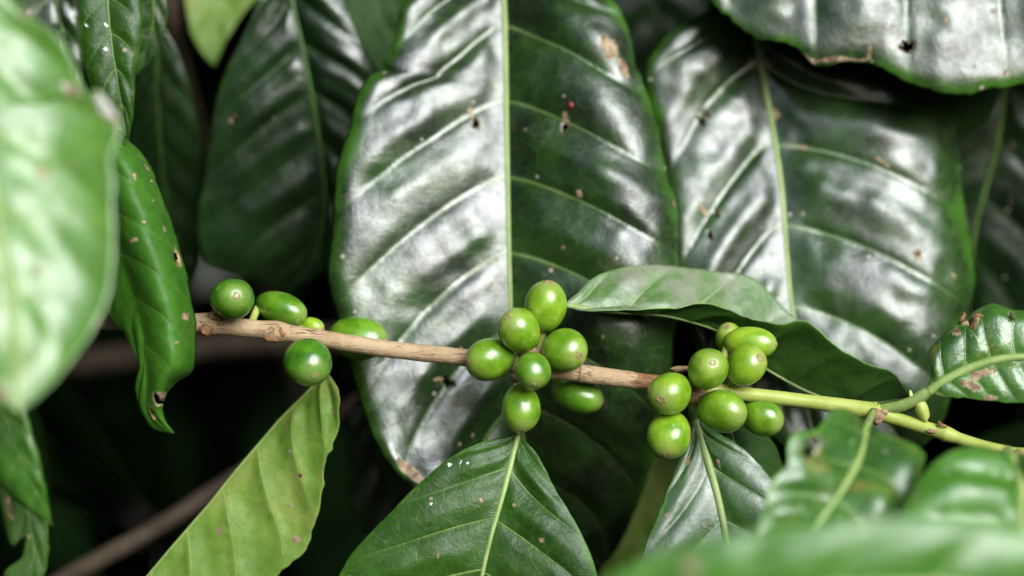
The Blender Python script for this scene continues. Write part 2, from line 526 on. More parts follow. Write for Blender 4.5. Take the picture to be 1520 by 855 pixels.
# ------------------------------------------------------------------ leaf builder
def make_leaf(mid, left, right, parent, origin, mat, under, *, part='leaf', rib=M_RIB, fold=(0.2, 0.2), curl=(0.0, 0.0), cpow=(4, 4),
              N=8, slant=0.16, phase=(0.0, 0.0), bulge=0.0014, step=4.5, face=1, holes=(), dry=(), white=(), wave=0.0008,
              edge=1.2, ribw=(5.0, 1.2), petiole=None, label=None, thick=0.00035, seed=0, ripple=0.0, vpow=1.25, ribflat=0.6, harm=0.12):
    """A leaf blade from its traced midrib and two margins.  mid: (px,py,depth cm); margins: (px,py[,extra cm]).
    fold: how far each half rises towards the upper face, curl: how far its rim drops back again (both per half width)."""
    mid = np.array(mid, float)
    seglen = np.linalg.norm(np.diff(mid[:, :2], axis=0), axis=1).sum()
    nu = int(max(24, min(260, seglen / step)))
    Mc = catmull(mid, nu)
    sides = []
    for pts in (left, right):
        a = np.array([(p[0], p[1], p[2] if len(p) > 2 else 0.0) for p in pts], float)
        a = np.vstack([[mid[0, 0], mid[0, 1], 0], a, [mid[-1, 0], mid[-1, 1], 0]])
        sides.append(catmull(a, nu))
    u = np.linspace(0, 1, nu)
    hw = [np.linalg.norm(s[:, :2] - Mc[:, :2], axis=1) for s in sides]
    nv = int(max(8, min(90, max(h.max() for h in hw) / step)))
    vv = np.concatenate([-np.linspace(1, 0, nv + 1), np.linspace(0, 1, nv + 1)[1:]])
    nV = len(vv)
    # crinkled margin
    pix = np.zeros((nu, nV, 2))
    dep = np.zeros((nu, nV))
    avv = np.abs(vv)
    for j, v in enumerate(vv):
        s = 0 if v < 0 else 1
        a = abs(v)
        jit = edge * a ** 6 * vnoise(np.stack([u * seglen / 9.0, u * 0 + 3.3 + 7 * s + seed, u * 0], -1))
        jit += 1.6 * edge * a ** 5 * vnoise(np.stack([u * seglen / 32.0, u * 0 + 9.1 + 7 * s + seed, u * 0], -1))
        d = sides[s][:, :2] - Mc[:, :2]
        L = np.linalg.norm(d, axis=1)[:, None] + 1e-6
        env = np.minimum(1, np.minimum(u, 1 - u) * 12)[:, None]
        # veins leave the midrib obliquely: bend the cross lines a little
        pix[:, j] = Mc[:, :2] + d * a + d / L * jit[:, None] * env
        wcm = L[:, 0] * PX * 100
        dep[:, j] = Mc[:, 2] + sides[s][:, 2] * a - fold[s] * wcm * a * face + curl[s] * wcm * a ** cpow[s] * face
        if ripple:
            dep[:, j] += ripple * a ** 2.5 * np.sin(u * 19 + 2.1 * s + seed) * env[:, 0]
    y = dep * 0.01
    k = PX * (D0 + y) / D0
    P = np.stack([(pix[..., 0] - 760) * k, y, ZC - (pix[..., 1] - 427.5) * k], -1)
    du = np.gradient(P, axis=0)
    dv = np.gradient(P, axis=1)
    nrm = np.cross(du, dv)
    nrm /= np.linalg.norm(nrm, axis=-1, keepdims=True) + 1e-12
    c = nrm.reshape(-1, 3).mean(0)
    flip = (c[1] > 0) != (face < 0)
    if flip:
        nrm = -nrm
    # quilting between the side veins, drawn along slanting veins
    U = np.repeat(u[:, None], nV, 1)
    A = np.repeat(avv[None, :], nu, 0)
    ph = np.zeros((nu, nV))
    sh = slant * A ** vpow
    w = U - sh * (1 - 0.25 * U)
    ph = w * N
    ph[:, vv < 0] += phase[0] + 20
    ph[:, vv >= 0] += phase[1] + 20
    f = ph - np.floor(ph)
    q = np.abs(np.sin(np.pi * f)) ** 0.75
    env = sstep(0.0, 0.22, A) * (1 - 0.75 * sstep(0.6, 1.0, A)) * sstep(0, 0.1, U) * sstep(1, 0.85, U)
    amp = 1 + 0.45 * vnoise(np.stack([np.floor(ph) * 1.7, A * 1.5 + seed, np.sign(np.repeat(vv[None], nu, 0)) + 5], -1))
    disp = bulge * (q - 0.45) * env * amp
    pan = np.floor(ph)
    phi = 3.0 * vnoise(np.stack([pan * 2.3 + 0.5, np.full_like(A, seed + 0.3), np.sign(np.repeat(vv[None], nu, 0)) * 3 + 9], -1)) + 2.0 * A
    disp = disp + harm * bulge * (0.7 + 1.1 * vnoise(P * 60 + seed)) * np.sin(4 * np.pi * f + phi) * env * np.sin(np.pi * f) ** 0.5
    X = P * 28 + seed * 3.7
    disp = disp + wave * vnoise(X) * sstep(0, 0.3, A) + 0.25 * wave * vnoise(X * 3.1)
    disp = disp + 0.15 * bulge * vnoise(P * 190 + seed) * sstep(0, 0.15, A)
    P = P + nrm * disp[..., None]
    # scars, holes and torn bits
    dryv = np.zeros((nu, nV))
    dead = np.zeros((nu, nV), bool)
    pn = vnoise(np.stack([pix[..., 0] / 5.0, pix[..., 1] / 5.0, 0 * pix[..., 0] + seed], -1))
    whv = np.zeros((nu, nV))
    for d in [(*q, 0) if len(q) == 4 else q for q in dry] + [(*(q if len(q) == 5 else (*q, 0)), 'w') for q in white]:
        x, yy, rx, ry = d[0], d[1], d[2] * 0.8, d[3] * 0.8
        ang = math.radians(d[4])
        dx = pix[..., 0] - x
        dy = pix[..., 1] - yy
        ex = (dx * math.cos(ang) + dy * math.sin(ang)) / rx
        ey = (-dx * math.sin(ang) + dy * math.cos(ang)) / ry
        r = np.sqrt(ex ** 2 + ey ** 2)
        if len(d) > 5:
            whv = np.maximum(whv, sstep(1.5, 0.5, r + 0.2 * pn))
        else:
            dryv = np.maximum(dryv, sstep(1.35, 0.55, r + 0.4 * pn))
    holed = []
    for h in holes:
        x, yy, rx, ry = h[:4]
        ang = math.radians(h[4]) if len(h) > 4 else 0
        dx = pix[..., 0] - x
        dy = pix[..., 1] - yy
        ex = (dx * math.cos(ang) + dy * math.sin(ang)) / rx
        ey = (-dx * math.sin(ang) + dy * math.cos(ang)) / ry
        r = np.sqrt(ex ** 2 + ey ** 2) + 0.12 * pn
        holed.append(r)
        dryv = np.maximum(dryv, sstep(1.0 + 3.6 / min(rx, ry) * 0.6, 1.0, r) * 0.7)
    idx = np.arange(nu * nV).reshape(nu, nV)
    q4 = np.stack([idx[:-1, :-1], idx[1:, :-1], idx[1:, 1:], idx[:-1, 1:]], -1)
    keep = np.ones(q4.shape[:2], bool)
    for r in holed:
        rc = 0.25 * (r[:-1, :-1] + r[1:, :-1] + r[1:, 1:] + r[:-1, 1:])
        keep &= rc > 1.0
    q4 = q4[keep].reshape(-1, 4)
    if flip:
        q4 = q4[:, ::-1]
    # degenerate end quads are fine for shading; drop zero-area ones
    verts = P.reshape(-1, 3)
    blade = mesh_obj(part, verts, q4, [mat, under], parent, origin=origin,
                     attrs={'leaf_u': U, 'leaf_v': A, 'leaf_phase': ph, 'leaf_dry': dryv, 'leaf_white': whv})
    so = blade.modifiers.new('thickness', 'SOLIDIFY')
    so.thickness = thick
    so.offset = -1
    so.material_offset = 1
    so.material_offset_rim = 0
    so.use_rim = True
    if label:
        blade['label'] = label
    j0 = nV // 2
    mp = P[:, j0].copy()
    mn = nrm[:, j0]
    rr = (ribw[0] + (ribw[1] - ribw[0]) * u ** 0.8) * PX * 0.5
    mp = mp + mn * (rr * 0.12)[:, None] - mn * (thick * 0.5)
    if petiole is not None:
        pp = [W(*p) for p in petiole]
        pc = catmull(np.array(pp + [mp[0]])[:, [0, 2, 1]], 14)[:, [0, 2, 1]]
        mp = np.vstack([pc[:-1], mp])
        mn = np.vstack([np.repeat(mn[:1], len(pc) - 1, 0), mn])
        rr = np.concatenate([np.full(len(pc) - 1, rr[0] * 1.15), rr])
    V, F = tube(mp, rr, 12, flat=ribflat * 1.25, normals=mn)
    rb = mesh_obj('midrib', V, F, rib, parent if part == 'blade' else blade, origin=origin)
    return blade


def leaf_thing(label, group=None, **kw):
    org = W(*kw['mid'][0])
    t = thing('coffee_leaf', org, label, 'leaf', group)
    make_leaf(parent=t, origin=org, part='blade', **kw)
    return t


# ================================================================== the leaves behind
leaf_thing('broad glossy leaf hanging behind the middle cherry cluster, a red bug on it',
    mid=[(742, -90, 5.6), (748, 0, 5.0), (752, 200, 4.05), (757, 420, 3.3), (764, 560, 3.4), (784, 680, 4.6), (815, 765, 5.8), (872, 852, 7.6)],
    left=[(640, -45), (600, 0), (588, 40), (585, 55), (574, 82), (569, 94), (577, 103), (562, 109), (548, 118), (530, 145), (518, 190), (506, 225), (497, 275),
          (492, 340), (490, 420), (505, 480), (530, 590, -0.3), (570, 680, -1.3), (625, 735, -2.2), (750, 815, -1.2)],
    right=[(850, -55), (910, 0), (932, 35), (946, 90), (960, 130), (976, 185), (986, 230), (1000, 290), (1006, 350), (1006, 410), (998, 500), (985, 600), (966, 690), (940, 770), (905, 830)],
    mat=M_LEAF, under=M_UNDER, fold=(0.24, 0.45), curl=(0.10, 0.36), cpow=(24, 4.5), N=8.6, slant=0.20, phase=(-0.12, -0.15), bulge=0.0024, harm=0.12,
    ribw=(12, 4), holes=[(706, 184, 3.5, 9, -15), (839, 189, 4, 10, 15), (665, 567, 8, 6.5, 20)],
    dry=[(698, 165, 6, 7), (838, 180, 5, 22, 10), (905, 75, 14, 26, -35), (925, 100, 8, 22, -30), (612, 700, 10, 28, -40), (596, 690, 8, 18, -30), (652, 563, 10, 4), (1000, 302, 4, 7), (860, 288, 7, 7), (838, 368, 4, 6)],
    petiole=[(738, -150, 6.5), (741, -118, 5.8)], seed=1)

leaf_thing('broad quilted leaf with several small chewed holes, behind the dusty wavy leaf',
    mid=[(1108, -15, 6.2), (1125, 70, 5.8), (1145, 180, 5.5), (1160, 280, 4.9), (1168, 380, 4.4), (1178, 470, 4.0), (1210, 570, 3.8), (1300, 692, 3.9)],
    left=[(1040, 22), (1000, 48), (966, 85), (959, 106), (963, 150), (980, 215), (990, 290), (1000, 400), (1020, 480), (1075, 590), (1180, 670)],
    right=[(1200, 40), (1290, 95), (1340, 112), (1388, 132), (1413, 172), (1426, 235), (1428, 290), (1441, 335), (1446, 400), (1438, 480), (1417, 590), (1375, 660)],
    mat=M_LEAF2, under=M_UNDER, fold=(0.18, 0.12), curl=(0.10, 0.30), cpow=(16, 6), N=6.2, slant=0.26, phase=(0.12, 0.05), bulge=0.0024,
    ribw=(13, 4), holes=[(1048, 168, 4, 6.5, 50), (1042, 178, 4.5, 6.5, 20), (1064, 316, 5, 3.5, 30), (1053, 349, 2.8, 7, 10), (1361, 377, 4.5, 4, 10)],
    dry=[(1150, 170, 8, 12), (1192, 218, 7, 4, 20), (1310, 240, 20, 3, 28), (1362, 380, 9, 6), (1415, 408, 5, 5), (1045, 312, 12, 4, 50), (1305, 388, 4, 4)],
    petiole=[(1088, -90, 7.5), (1098, -50, 7.0)], seed=2)

leaf_thing('wide leaf jutting over the quilted one, with ragged rim and one black hole',
    mid=[(1010, -100, 4.2), (1120, -150, 4.0), (1300, -185, 3.7), (1600, -180, 3.7), (1850, -90, 4.2)],
    left=[(1060, -230), (1250, -350), (1500, -380), (1720, -280)],
    right=[(1030, -45), (1054, 4), (1082, 30), (1120, 52), (1175, 70), (1203, 93), (1222, 97), (1250, 93), (1290, 93), (1330, 112), (1390, 132), (1440, 138), (1520, 128), (1640, 80), (1770, -10)],
    mat=M_LEAF2, under=M_UNDER, edge=3.0, fold=(0.1, 0.15), curl=(0.0, 0.03), cpow=(4, 22), N=6.8, slant=0.05, phase=(0.0, 0.32), bulge=0.0026, vpow=1.1,
    ribw=(12, 4), holes=[(1345, 70, 8, 6, 0), (1353, 69, 4, 8, 10)], dry=[(1290, 80, 4, 22, -8), (1250, 88, 40, 5), (1200, 88, 18, 6, 30), (1405, 35, 3, 20, -8), (1325, 40, 4, 4), (1447, 98, 5, 4), (1492, 108, 4, 4)],
    petiole=[(930, -60, 5.6), (970, -85, 4.8)], seed=3)

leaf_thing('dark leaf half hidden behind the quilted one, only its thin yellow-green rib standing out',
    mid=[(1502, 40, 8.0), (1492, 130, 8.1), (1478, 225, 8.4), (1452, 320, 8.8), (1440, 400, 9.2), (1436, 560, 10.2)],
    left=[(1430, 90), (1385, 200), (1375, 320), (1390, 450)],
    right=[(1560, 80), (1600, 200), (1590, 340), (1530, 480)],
    mat=M_SHADED, under=M_UNDER, fold=(-0.1, 0.3), N=6, slant=0.22, bulge=0.0014, step=7, rib=M_RIB_D, ribw=(9, 4),
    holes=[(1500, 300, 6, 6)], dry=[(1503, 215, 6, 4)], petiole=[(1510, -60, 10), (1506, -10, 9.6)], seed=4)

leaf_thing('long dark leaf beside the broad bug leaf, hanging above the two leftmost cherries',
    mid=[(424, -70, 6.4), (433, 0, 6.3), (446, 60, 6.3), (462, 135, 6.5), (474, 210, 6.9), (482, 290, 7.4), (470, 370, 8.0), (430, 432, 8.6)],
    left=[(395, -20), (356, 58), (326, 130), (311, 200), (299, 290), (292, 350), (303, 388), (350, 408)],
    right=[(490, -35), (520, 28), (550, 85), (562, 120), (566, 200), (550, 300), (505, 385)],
    mat=M_SHADED, under=M_UNDER, fold=(0.06, 0.5), curl=(0.1, 0.3), N=7, slant=0.2, phase=(0.1, 0.1), bulge=0.0022, step=6, rib=M_RIB_SHADED, ribw=(9, 4),
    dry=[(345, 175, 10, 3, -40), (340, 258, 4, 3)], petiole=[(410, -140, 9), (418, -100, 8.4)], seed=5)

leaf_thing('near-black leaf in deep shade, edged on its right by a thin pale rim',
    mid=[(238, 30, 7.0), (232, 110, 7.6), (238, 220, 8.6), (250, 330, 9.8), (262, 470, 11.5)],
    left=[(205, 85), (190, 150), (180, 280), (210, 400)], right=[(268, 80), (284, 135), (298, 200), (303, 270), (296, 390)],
    mat=M_SHADED, under=M_UNDER_SHADED, fold=(-0.5, 0.6), curl=(0, 0.3), N=7, slant=0.2, bulge=0.001, step=7, rib=M_RIB_SHADED, ribw=(6, 3), petiole=[(246, -60, 6.4), (243, -10, 6.7)], seed=6)

leaf_thing('narrow grey-glazed leaf beside the brown upright stem',
    mid=[(222, -80, 3.2), (226, -20, 3.2), (226, 40, 3.4), (197, 116, 3.8)],
    left=[(190, -40), (180, 20), (178, 80)], right=[(246, -40), (247, 10), (244, 45), (234, 78)],
    mat=M_LEAF2, under=M_UNDER, fold=(0.1, -0.2), N=5, slant=0.2, bulge=0.001, step=7, rib=M_RIB_D, ribw=(5, 2), petiole=[(226, -150, 3.6), (224, -110, 3.4)], seed=7)

leaf_thing('small pointed yellow-green leaf tip in front of the deep shade, beside the brown upright stem',
    mid=[(330, -140, 11.5), (328, -60, 11.2), (325, 0, 11.0), (320, 50, 10.8), (318, 98, 10.8)],
    left=[(285, -80), (272, -20), (280, 40), (299, 80)], right=[(390, -90), (395, -30), (365, 15), (336, 60)],
    mat=M_LIME, under=M_UNDER, fold=(0.1, 0.1), N=5, slant=0.2, bulge=0.001, step=8, rib=M_RIB, ribw=(5, 2), petiole=[(335, -210, 12), (332, -170, 11.8)], seed=8)

leaf_thing('dull green leaf in the gap between long dark leaf and broad bug leaf',
    mid=[(520, -120, 11), (545, -40, 11), (575, 60, 11), (600, 160, 11.4)], left=[(490, -60), (505, 10), (540, 90)], right=[(590, -70), (625, 20), (625, 110)],
    mat=M_UNDER_SHADED, under=M_UNDER, fold=(0.1, 0.1), N=5, slant=0.2, bulge=0.001, step=8, rib=M_RIB_SHADED, ribw=(5, 2), petiole=[(505, -200, 11.5), (512, -160, 11.2)], seed=9)

leaf_thing('pale olive leaf glimpsed through the dark gap below the rightmost cherry cluster',
    mid=[(1010, 560, 9), (985, 650, 9), (955, 740, 9.2), (925, 830, 9.6), (900, 900, 10)], left=[(975, 610), (930, 700), (890, 800)], right=[(1030, 620), (1015, 720), (980, 810), (940, 870)],
    mat=M_LIME, under=M_UNDER, fold=(0.1, 0.1), N=5, slant=0.2, bulge=0.001, step=8, rib=M_RIB, ribw=(5, 2), petiole=[(1040, 470, 9.5), (1025, 520, 9.2)], seed=10)

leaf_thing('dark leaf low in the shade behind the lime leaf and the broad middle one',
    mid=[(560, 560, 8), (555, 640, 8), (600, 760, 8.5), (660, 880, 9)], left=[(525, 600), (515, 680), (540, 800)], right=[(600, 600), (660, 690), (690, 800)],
    mat=M_SHADED, under=M_UNDER_SHADED, fold=(0.2, 0.2), N=6, slant=0.2, bulge=0.0015, step=8, rib=M_RIB_D, ribw=(5, 2), petiole=[(566, 480, 8.5), (562, 520, 8.2)], seed=11)

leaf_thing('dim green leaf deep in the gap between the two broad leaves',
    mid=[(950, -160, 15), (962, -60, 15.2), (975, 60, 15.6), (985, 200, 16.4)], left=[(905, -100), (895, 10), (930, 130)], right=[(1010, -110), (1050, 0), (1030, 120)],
    mat=M_SHADED, under=M_UNDER_SHADED, fold=(-0.1, 0.3), N=6, slant=0.2, bulge=0.0015, step=8, rib=M_RIB_SHADED, ribw=(6, 3), petiole=[(940, -240, 15.4), (945, -200, 15.2)], seed=41)

# ------------------------------------------------------------------ leaves at the left
leaf_thing('big leaf paled for white glare, with a torn bleached notch in its rim',
    mid=[(-50, -120, -9.8), (-40, 0, -10.2), (-18, 200, -11.1), (4, 380, -11.9), (20, 480, -12.2), (28, 612, -12.4)],
    left=[(-110, -60), (-170, 100), (-175, 300), (-110, 480), (-30, 580)],
    right=[(0, -30), (42, 18), (82, 52), (110, 95), (124, 140), (132, 150), (140, 132), (165, 158), (181, 192), (168, 240), (169, 300), (166, 360), (160, 425), (132, 490), (85, 560), (50, 596)],
    mat=M_GLARE, under=M_UNDER, fold=(0.1, -0.60), curl=(0.1, -0.45), cpow=(4, 2.2), N=6.5, slant=0.24, phase=(0, 0.2), bulge=0.0008, step=8, rib=M_RIB, ribw=(14, 8),
    white=[(160, 156, 15, 26, -25), (100, 132, 9, 5, 30)], dry=[(162, 160, 20, 38, -25), (108, 134, 18, 10, 30), (62, 257, 16, 8), (110, 246, 7, 7), (55, 402, 14, 11), (2, 585, 14, 10), (38, 22, 6, 12)], petiole=[(-70, -200, -9.2), (-60, -160, -9.5)], seed=12, wave=0.002)

leaf_thing('dark green leaf hanging behind the top of the pale foreground leaf, sprinkled with white dots',
    mid=[(152, -110, -1.2), (158, -20, -1.6), (165, 60, -1.8), (178, 140, -1.8), (190, 208, -1.6)],
    left=[(112, -60), (106, 10), (114, 65), (130, 120), (165, 180)], right=[(205, -70), (212, 0), (211, 55), (201, 110), (197, 170)],
    mat=M_SHARP, under=M_UNDER, fold=(0.25, 0.1), curl=(0.35, 0.2), N=6, slant=0.2, bulge=0.0006, step=5, rib=M_RIB_D, ribw=(5, 2),
    white=[(156, 72, 4.5, 4), (158, 38, 3.5, 3), (118, 4, 3, 3), (130, 38, 2.5, 2.5), (166, 82, 2.5, 2.5)], dry=[(176, 188, 5, 10)], petiole=[(150, -180, -0.6), (151, -145, -0.9)], seed=13)

leaf_thing('soft dark green leaf squeezed between the pale foreground leaf and the dotted one',
    mid=[(70, -120, -4.4), (78, -40, -4.6), (92, 40, -4.6), (122, 150, -4.4)], left=[(30, -70), (28, 0), (60, 80)], right=[(110, -70), (118, 10), (124, 90)],
    mat=M_LEAF2, under=M_UNDER, fold=(0.1, 0.25), curl=(0, 0.3), N=5, slant=0.2, bulge=0.0014, step=7, rib=M_RIB_D, ribw=(5, 2), petiole=[(60, -190, -4), (65, -155, -4.2)], seed=14)

leaf_thing('green leaf with a folded-over pointed corner, hanging below the pale foreground leaf',
    mid=[(-30, 520, -5.4), (0, 600, -5.6), (30, 680, -5.6), (56, 740, -5.4), (77, 780, -5.0)], left=[(-50, 570), (-50, 660), (0, 725), (40, 760)], right=[(20, 540), (42, 610), (60, 690), (73, 755)],
    mat=M_FRESH, under=M_UNDER, fold=(0.1, 0.3), curl=(0.4, 0.3), N=5, slant=0.2, bulge=0.0006, step=6, rib=M_RIB_D, ribw=(4, 2), petiole=[(-60, 440, -5), (-45, 480, -5.2)], seed=15)

leaf_thing('ragged leaf with a rusty streak and a bite, under the folded green one',
    mid=[(10, 640, -3.6), (28, 720, -3.6), (48, 790, -3.6), (48, 850, -3.6), (40, 930, -3.4)], left=[(-20, 690), (2, 750), (18, 812), (33, 790), (32, 825), (8, 850), (10, 900)], right=[(40, 690), (70, 770), (72, 830), (62, 880)],
    mat=M_UNDER, under=M_UNDER, fold=(0.1, 0.2), curl=(0.1, 0.3), N=5, slant=0.2, bulge=0.001, step=5, rib=M_RIB_D, ribw=(4, 2), dry=[(14, 752, 5, 22, -15), (44, 795, 3, 5)], petiole=[(-10, 560, -3.8), (0, 600, -3.7)], seed=16)

leaf_thing('curled leaf with a hooked torn tip drooping in front of the tan stem',
    mid=[(140, 170, -1.2), (158, 310, -1.4), (193, 420, -1.6), (213, 495, -1.8), (218, 560, -1.9), (222, 606, -1.8), (258, 643, -1.6)],
    left=[(118, 260), (122, 380), (160, 462), (194, 508), (208, 542), (203, 580), (209, 612), (228, 635)],
    right=[(172, 195), (215, 238), (245, 302), (270, 385), (285, 450), (291, 540), (284, 553), (261, 567), (244, 590), (240, 610), (246, 628)],
    mat=M_CURL, under=M_SHARP, fold=(-0.9, 1.3), curl=(0.1, 1.9), cpow=(4, 3), N=7, slant=0.2, bulge=0.0006, step=3.2, rib=M_RIB_D, ribw=(2.4, 1.2),
    holes=[(259, 383, 3, 10, -12), (232, 592, 4, 9, -12), (238, 597, 5, 4, 0)], dry=[(262, 385, 6, 22, -14), (198, 357, 10, 4, -20), (213, 330, 3, 4), (225, 298, 3, 4), (241, 342, 3, 6), (198, 262, 3, 8), (275, 470, 7, 9), (264, 508, 6, 4), (236, 590, 12, 12), (226, 610, 4, 14, -20), (205, 500, 2, 4), (223, 268, 2.5, 3), (217, 250, 2, 7, -30)],
    petiole=[(120, 60, -0.6), (128, 120, -0.9)], seed=17)

# ------------------------------------------------------------------ leaves in the lower right foreground
leaf_thing('large blurred pale green leaf nearest below the blotched leaf, its upper rim only',
    mid=[(800, 1000, -16), (950, 930, -16.5), (1150, 885, -17), (1380, 870, -17), (1700, 900, -16)],
    left=[(850, 900), (935, 842), (1050, 800), (1200, 780), (1330, 768), (1420, 776), (1540, 800)], right=[(900, 1060), (1150, 1100), (1450, 1080)],
    mat=M_FRESH, under=M_UNDER, fold=(0.0, 0.15), curl=(0.1, 0), N=6, slant=0.1, bulge=0.0012, step=10, rib=M_RIB, ribw=(14, 6), dry=[(1028, 842, 16, 14)], petiole=[(700, 1100, -13), (750, 1050, -13.5)], seed=18)


# ================================================================== the fruiting branch
B0 = W(300, 480, 0)
branch = thing('coffee_branch', B0, 'fruiting coffee branch, tan bark turning green, bearing clusters of green cherries', 'branch')

STEM = [(-160, 462, 1.8), (60, 470, 0.9), (180, 476, 0.4), (300, 480, 0.1), (330, 483, 0.05), (400, 491, 0), (480, 503, 0), (560, 516, 0), (700, 532, 0), (850, 553, 0), (960, 567, 0.1), (1020, 575, 0.15), (1080, 582, 0.2), (1200, 596, 0.1),
        (1300, 611, -0.2)]
TIPS = [(1300, 611, -0.2), (1350, 628, -0.5), (1400, 643, -0.8), (1450, 660, -1.2), (1500, 672, -1.7), (1600, 690, -2.6)]


def stem_part(name, pts, rad, mat, seed, knots=(), rough=0.05, n=160, seg=28):
    C = catmull(np.array([W(*p) for p in pts])[:, [0, 2, 1]], n)[:, [0, 2, 1]]
    cx = C[:, 0] / PX + 760
    R = np.interp(cx, [r[0] for r in rad], [r[1] for r in rad]) * PX
    for kx, kh, kw in knots:
        R = R + kh * PX * np.exp(-((cx - kx) / kw) ** 2)
    V, F = tube(C, R, seg)
    ctr = np.repeat(C, seg, 0)
    d = V - ctr
    nn = vnoise(V * np.array((160, 520, 520)) + seed) * 0.6 + vnoise(V * 900 + seed) * 0.25
    V = ctr + d * (1 + rough * nn[:, None])
    return mesh_obj(name, V, F, mat, branch, origin=B0)


stem_part('woody_stem', STEM[:12] + [(1040, 577, 0.16)], [(-160, 16), (300, 14), (480, 12.8), (700, 12.8), (860, 12.6), (1000, 11.3)], M_WOOD, 1,
          knots=[(310, 2.8, 14), (410, 2.8, 14), (565, 0.9, 6), (795, 4, 26)], n=300)
stem_part('green_stem', [(1030, 576, 0.16)] + STEM[12:], [(1000, 10), (1080, 10.5), (1200, 10.5), (1290, 13.5), (1300, 15)], M_GREENSTEM, 2, rough=0.025, knots=[(1050, 4, 30)])
stem_part('green_stem', TIPS, [(1300, 13), (1330, 10), (1385, 10), (1395, 12), (1410, 9), (1480, 9), (1510, 13), (1600, 8)], M_GREENSTEM, 3, rough=0.03)


def bark_piece(name, x0, x1, a0, a1, lift, mat, seed):
    """a shell of bark lying on the woody stem between two places along it"""
    C = catmull(np.array([W(*p) for p in STEM])[:, [0, 2, 1]], 400)[:, [0, 2, 1]]
    cx = C[:, 0] / PX + 760
    sel = C[(cx > x0) & (cx < x1)]
    n = len(sel)
    m = 12
    T = np.gradient(sel, axis=0)
    T /= np.linalg.norm(T, axis=1)[:, None]
    Nn = np.tile((0, -1.0, 0), (n, 1))
    Nn -= (Nn * T).sum(1)[:, None] * T
    Nn /= np.linalg.norm(Nn, axis=1)[:, None]
    Bb = np.cross(T, Nn)
    V = []
    for i in range(n):
        t = i / (n - 1)
        cxx = sel[i, 0] / PX + 760
        R = np.interp(cxx, [860, 1000], [13, 11.5]) * PX + lift
        wv = 0.25 * vnoise(np.array([[t * 7 + seed, 0.3, 0.7]]))[0]
        taper = min(1.0, (1 - t) * 3.5 + 0.02)
        lo = a0 + (1 - taper) * (a1 - a0) * 0.75 + wv * 0.2
        for j in range(m):
            a = lo + (a1 - lo) * j / (m - 1)
            V.append(sel[i] + R * (math.cos(a) * Nn[i] + math.sin(a) * Bb[i]))
    F = [(i * m + j, (i + 1) * m + j, (i + 1) * m + j + 1, i * m + j + 1) for i in range(n - 1) for j in range(m - 1)]
    o = mesh_obj(name, V, F, mat, branch, origin=B0)
    s = o.modifiers.new('thickness', 'SOLIDIFY')
    s.thickness = 0.0003
    s.offset = 1
    return o


bark_piece('bark_flake', 858, 962, -2.0, 1.3, 0.00018, M_WOOD, 3)
stem_part('inner_bark', [(925, 562.5, 0.05), (960, 567, 0.08), (1040, 577, 0.13)], [(920, 12.2), (1000, 12.2)], M_WOOD_R, 5, n=60)


def blob(name, p, r, mat, scale=(1, 1, 1), seed=0, amp=0.25, parent=branch, rot=0.0):
    bm = bmesh.new()
    bmesh.ops.create_icosphere(bm, subdivisions=3, radius=1.0)
    V = np.array([v.co[:] for v in bm.verts])
    Fc = [tuple(v.index for v in f.verts) for f in bm.faces]
    bm.free()
    V = V * (1 + amp * vnoise(V * 2.3 + seed * 5.1))[:, None] * (1 + 0.3 * amp * vnoise(V * 7 + seed))[:, None]
    V = V * np.array(scale) * r * PX
    c, s = math.cos(rot), math.sin(rot)
    V = np.stack([V[:, 0] * c - V[:, 2] * s, V[:, 1], V[:, 0] * s + V[:, 2] * c], 1)
    return mesh_obj(name, V + p, Fc, mat, parent, origin=B0)


for q, (x, y, d, r, sc) in enumerate([(306, 490, -0.2, 10, (1, .8, 1)), (318, 468, -0.15, 9, (1.1, .8, .8)), (404, 492, -0.22, 7.5, (1.1, .7, 1)), (418, 494, -0.2, 8, (1, .7, 1.1)), (404, 502, -0.15, 8, (1.4, .8, .8)),
                                      (790, 527, -0.1, 12, (1.6, 1, 1)), (772, 560, -0.05, 10, (1.5, 1, 1)), (1010, 548, 0.0, 8, (1.8, .8, .6)), (1040, 590, -0.05, 12, (1.6, 1, .9)), (1300, 618, -0.45, 13, (1, .7, .9)), (1312, 612, -0.5, 6, (1, .6, .8)), (1388, 640, -0.85, 6, (2.0, .8, .6)), (1512, 678, -2.0, 10, (1.2, 1, 1))]):
    blob('node_scar', W(x, y, d), r, M_WOOD_R if q in (0, 3, 4) else M_SCAR, sc, q)

rb = np.random.RandomState(77)
for nx, ny in ((795, 540), (1040, 580), (412, 490), (318, 480)):
    for q in range(7):
        a = rb.rand() * 6.28
        blob('bract', W(nx + 22 * rb.uniform(-1, 1), ny + 9 * math.sin(a), -0.18 + 0.12 * rb.rand()), rb.uniform(3.5, 6.5), M_WOOD_R if rb.rand() < 0.5 else M_SCAR, (rb.uniform(.5, 1.6), .7, rb.uniform(.5, 1.3)), 40 + q, 0.4, rot=rb.rand() * 3)

# bud in the fork and its small scale leaf
blob('bud', W(1368, 607, -0.7), 13, M_GREENSTEM, (0.75, .75, 1.6), 21, 0.1, rot=math.radians(18))
blob('bud', W(1353, 590, -0.7), 6, M_GREENSTEM, (0.6, .6, 1.9), 22, 0.1, rot=math.radians(14))


# ------------------------------------------------------------------ cherries
def lathe(profile, seg):
    V, F = [], []
    for (r, z) in profile:
        for j in range(seg):
            a = 2 * math.pi * j / seg
            V.append((r * math.cos(a), r * math.sin(a), z))
    n = len(profile)
    for i in range(n - 1):
        for j in range(seg):
            j2 = (j + 1) % seg
            F.append((i * seg + j, i * seg + j2, (i + 1) * seg + j2, (i + 1) * seg + j))
    F.append(tuple(range(seg - 1, -1, -1)))
    F.append(tuple((n - 1) * seg + j for j in range(seg)))
    return np.array(V), F


